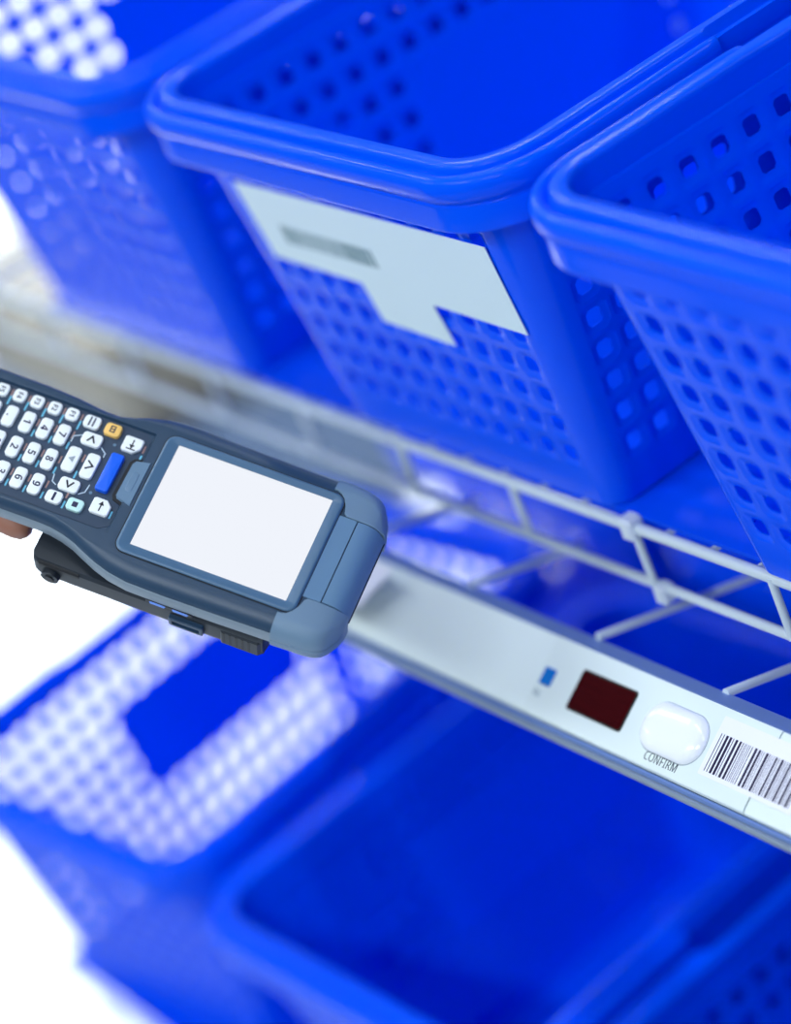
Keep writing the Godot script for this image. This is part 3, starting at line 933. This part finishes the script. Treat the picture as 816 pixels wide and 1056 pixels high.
	key(s, key_mesh(9.8, 3.0, 2.4, 1.2), M.key_blue, -2.9, -57.9, z0, "", 1).set_meta("label", "long glossy blue key")
	# printed brackets round the navigation keys
	for l in [[[-16.3, -77.0], [-14.5, -80.3], [-11.6, -80.3]], [[-13.6, -66.8], [-11.4, -64.0], [-9.6, -64.0]], [[6.2, -80.0], [9.6, -79.4], [10.6, -77.4]], [[5.4, -63.8], [9.4, -64.2], [11.2, -66.4]]]:
		mark(s, ribbon(l, .45, -1.42, -1.32), M.print_white, "printed_bracket")
	# small coloured legends beside the keys, too fine to read
	for i in 5:
		var u := -80.8 - i * 8.35
		mark(s, ribbon([[-25.6, u], [-22.9, u]], .75, -1.42, -1.33), M.print_orange, "printed_legend")
		mark(s, ribbon([[-22.2, u + .3], [-18.4, u + .3]], .8, -1.42, -1.33), M.print_blue, "printed_legend")
	for c in [-12.6, 0.7, 14.0]:
		for i in 3:
			var u: float = -80.7 - i * 8.3
			mark(s, ribbon([[c - 3.6, u], [c - 0.6, u]], .7, -1.42, -1.33), M.print_orange, "printed_legend")
			mark(s, ribbon([[c + 2.2, u], [c + 5.0, u]], .75, -1.42, -1.33), M.print_blue, "printed_legend")
	for p in [[-19.6, -49.2, 0], [-14.6, -49.0, 1], [15.4, -49.4, 1], [13.2, -70.5, 0], [18.4, -70.2, 1], [-5.8, -71.6, 0], [3.0, -71.6, 1]]:
		mark(s, ribbon([[p[0] - 1.5, p[1]], [p[0] + 1.5, p[1]]], .8, -1.42, -1.33), M.print_blue if p[2] else M.print_orange, "printed_legend")
	for p in [[-17.0, -62.0], [8.6, -61.8]]:
		part("indicator_dot", Shape.new().loft([lift(rr2(0, 0, .8 * SC, .8 * SC, .79 * SC, 3), 0), lift(rr2(0, 0, .7 * SC, .7 * SC, .69 * SC, 3), .25 * SC)]).mesh(30), M.sensor, s).position = v3(p[0], p[1], -1.45)

func mark(s: Node3D, mesh: Mesh, m: Material, called: String) -> void:
	part(called, mesh, m, s)

func key(s: Node3D, mesh: Mesh, m: Material, x: float, u: float, z: float, text: String, cap: float) -> MeshInstance3D:
	var o := part("key", mesh, m, s)
	o.position = v3(x, u, z)
	if text:
		lettering(text, cap * SC, M.legend, o, "legend", v3(0, 0, 1.62))
	return o

const SC_POS := Vector3(-0.0413, 0.0962, 0.1665)

# ---------------------------------------------------------------- the hand that holds it
func hand() -> void:
	var p := thing("person", "person's hand in a dark sleeve holding the scanner from below", "person")
	p.transform = Transform3D(Basis(Vector3(.33679, -.32405, .88406), Vector3(.73423, -.49742, -.46204), Vector3(.58947, .80471, .0704)).orthonormalized(), SC_POS)
	# bones in the scanner's millimetres: a, b, radius at a, radius at b, blend group
	var palm := [[Vector3(-16, -112, -46), Vector3(-8, -160, -52), 20, 21], [Vector3(2, -108, -42), Vector3(-2, -160, -48), 17, 18], [Vector3(-24, -120, -44), Vector3(-16, -165, -52), 17, 19], [Vector3(-8, -165, -52), Vector3(-4, -215, -66), 21, 22], [Vector3(-4, -215, -66), Vector3(6, -300, -98), 22, 23]]
	var fingers := []
	for f in [[-94.0, 1.0, 8.6], [-116.0, 0.98, 8.6], [-133.0, 0.96, 8.4], [-149.0, 0.82, 7.4]]:
		var u: float = f[0]
		var l: float = f[1]
		var r: float = f[2]
		if u > -100.0:
			fingers.append([[Vector3(-6, -108, -35), Vector3(10, -103, -29), 9.6, 8.6], [Vector3(10, -103, -29), Vector3(20, -98, -25.5), 8.6, 7.8], [Vector3(20, -98, -25.5), Vector3(24.5, -90, -24), 7.8, 6.6]])
			continue
		fingers.append([[Vector3(-6, u - 8, -36), Vector3(14 * l, u - 2, -30), r + 1.4, r + .4], [Vector3(14 * l, u - 2, -30), Vector3(31 * l, u, -27), r + .4, r - .4], [Vector3(31 * l, u, -27), Vector3(37 * l, u + 2, -22), r - .4, r - 1.6]])
	fingers.append([[Vector3(-24, -182, -46), Vector3(-42, -176, -28), 14, 11], [Vector3(-42, -176, -28), Vector3(-46, -168, -10), 10.5, 9.5], [Vector3(-46, -168, -10), Vector3(-39, -156, 4), 9.2, 7.2]])
	var bones := []
	for b in palm:
		bones.append(b + [0])
	for k in fingers.size():
		for b in fingers[k]:
			bones.append(b + [k + 1])
	part("hand", nets(bones, 4.0, Vector3(-80, -345, -160), Vector3(60, -70, 20)), M.skin, p)
	var rings := []
	for k in [[0.0, 27.0], [0.03, 28.5], [0.3, 31.0], [0.6, 34.0], [1.0, 38.0]]:
		var c := Vector3(0, -235, -74).lerp(Vector3(24, -430, -150), k[0])
		var d := (Vector3(24, -430, -150) - Vector3(0, -235, -74)).normalized()
		var sx := d.cross(Vector3(0, 0, 1)).normalized()
		var sy := sx.cross(d)
		var ring := PackedVector3Array()
		for i in 20:
			var an := TAU * i / 20
			ring.append((c + (sx * cos(an) + sy * sin(an)) * k[1]) * SC)
		rings.append(ring)
	part("sleeve", Shape.new().loft(rings).mesh(50), M.sleeve, p)

# smooth union of tapered capsules, meshed as surface nets (millimetres in, metres out)
func nets(bones: Array, cell: float, lo: Vector3, hi: Vector3) -> ArrayMesh:
	var n := Vector3i(((hi - lo) / cell).ceil()) + Vector3i.ONE
	var val := PackedFloat32Array()
	val.resize(n.x * n.y * n.z)
	val.fill(99.0)
	var groups := {}
	for b in bones:
		if not groups.has(b[4]):
			groups[b[4]] = PackedFloat32Array()
			groups[b[4]].resize(val.size())
			groups[b[4]].fill(99.0)
		var g: PackedFloat32Array = groups[b[4]]
		var rm: float = maxf(b[2], b[3]) + 14.0
		var b0 := Vector3i(((b[0].min(b[1]) - Vector3.ONE * rm - lo) / cell).floor()).clamp(Vector3i.ZERO, n - Vector3i.ONE)
		var b1 := Vector3i(((b[0].max(b[1]) + Vector3.ONE * rm - lo) / cell).ceil()).clamp(Vector3i.ZERO, n - Vector3i.ONE)
		var ab: Vector3 = b[1] - b[0]
		var ll := ab.length_squared()
		for z in range(b0.z, b1.z + 1):
			for y in range(b0.y, b1.y + 1):
				for x in range(b0.x, b1.x + 1):
					var q := lo + Vector3(x, y, z) * cell
					var t := clampf((q - b[0]).dot(ab) / ll, 0.0, 1.0)
					var d: float = (q - b[0] - ab * t).length() - lerpf(b[2], b[3], t)
					var i := (z * n.y + y) * n.x + x
					var o := g[i]
					if d > 20.0:
						continue
					var h := maxf(6.0 - absf(d - o), 0.0) / 6.0
					g[i] = minf(d, o) - h * h * 1.5
		groups[b[4]] = g
	for gk in groups:
		var g: PackedFloat32Array = groups[gk]
		var kk := 5.0 if gk == 5 or gk == 0 else 3.0
		for i in val.size():
			if g[i] < 90.0:
				var o := val[i]
				var h := maxf(kk - absf(g[i] - o), 0.0) / kk
				val[i] = minf(g[i], o) - h * h * kk * 0.25
	var at := {}
	var pos := PackedVector3Array()
	for z in n.z - 1:
		for y in n.y - 1:
			for x in n.x - 1:
				var base := (z * n.y + y) * n.x + x
				var c := []
				var neg := 0
				for k in 8:
					var vv := val[base + (k & 1) + ((k >> 1) & 1) * n.x + (k >> 2) * n.x * n.y]
					c.append(vv)
					if vv < 0.0:
						neg += 1
				if neg == 0 or neg == 8:
					continue
				var sum := Vector3.ZERO
				var cnt := 0
				for a in 8:
					for axis in 3:
						if a & (1 << axis):
							continue
						var b := a | (1 << axis)
						if (c[a] < 0.0) != (c[b] < 0.0):
							var t: float = c[a] / (c[a] - c[b])
							var pa := Vector3(a & 1, (a >> 1) & 1, a >> 2)
							var pb := Vector3(b & 1, (b >> 1) & 1, b >> 2)
							sum += pa.lerp(pb, t)
							cnt += 1
				at[base] = pos.size()
				pos.append((lo + (Vector3(x, y, z) + sum / cnt) * cell) * SC)
	var tri := PackedVector3Array()
	var step := [1, n.x, n.x * n.y]
	for base in at:
		for axis in 3:
			var u: int = step[(axis + 1) % 3]
			var w: int = step[(axis + 2) % 3]
			# edge from the cell's low corner along axis
			var v0 := val[base]
			var v1 := val[base + step[axis]]
			if (v0 < 0.0) == (v1 < 0.0):
				continue
			if not (at.has(base - u) and at.has(base - w) and at.has(base - u - w)):
				continue
			var p0 := pos[at[base]]
			var p1 := pos[at[base - u]]
			var p2 := pos[at[base - u - w]]
			var p3 := pos[at[base - w]]
			if v0 < 0.0:
				Shape.q(tri, p0, p1, p2, p3)
			else:
				Shape.q(tri, p0, p3, p2, p1)
	var s := Shape.new()
	s.add(tri)
	return s.mesh(80)
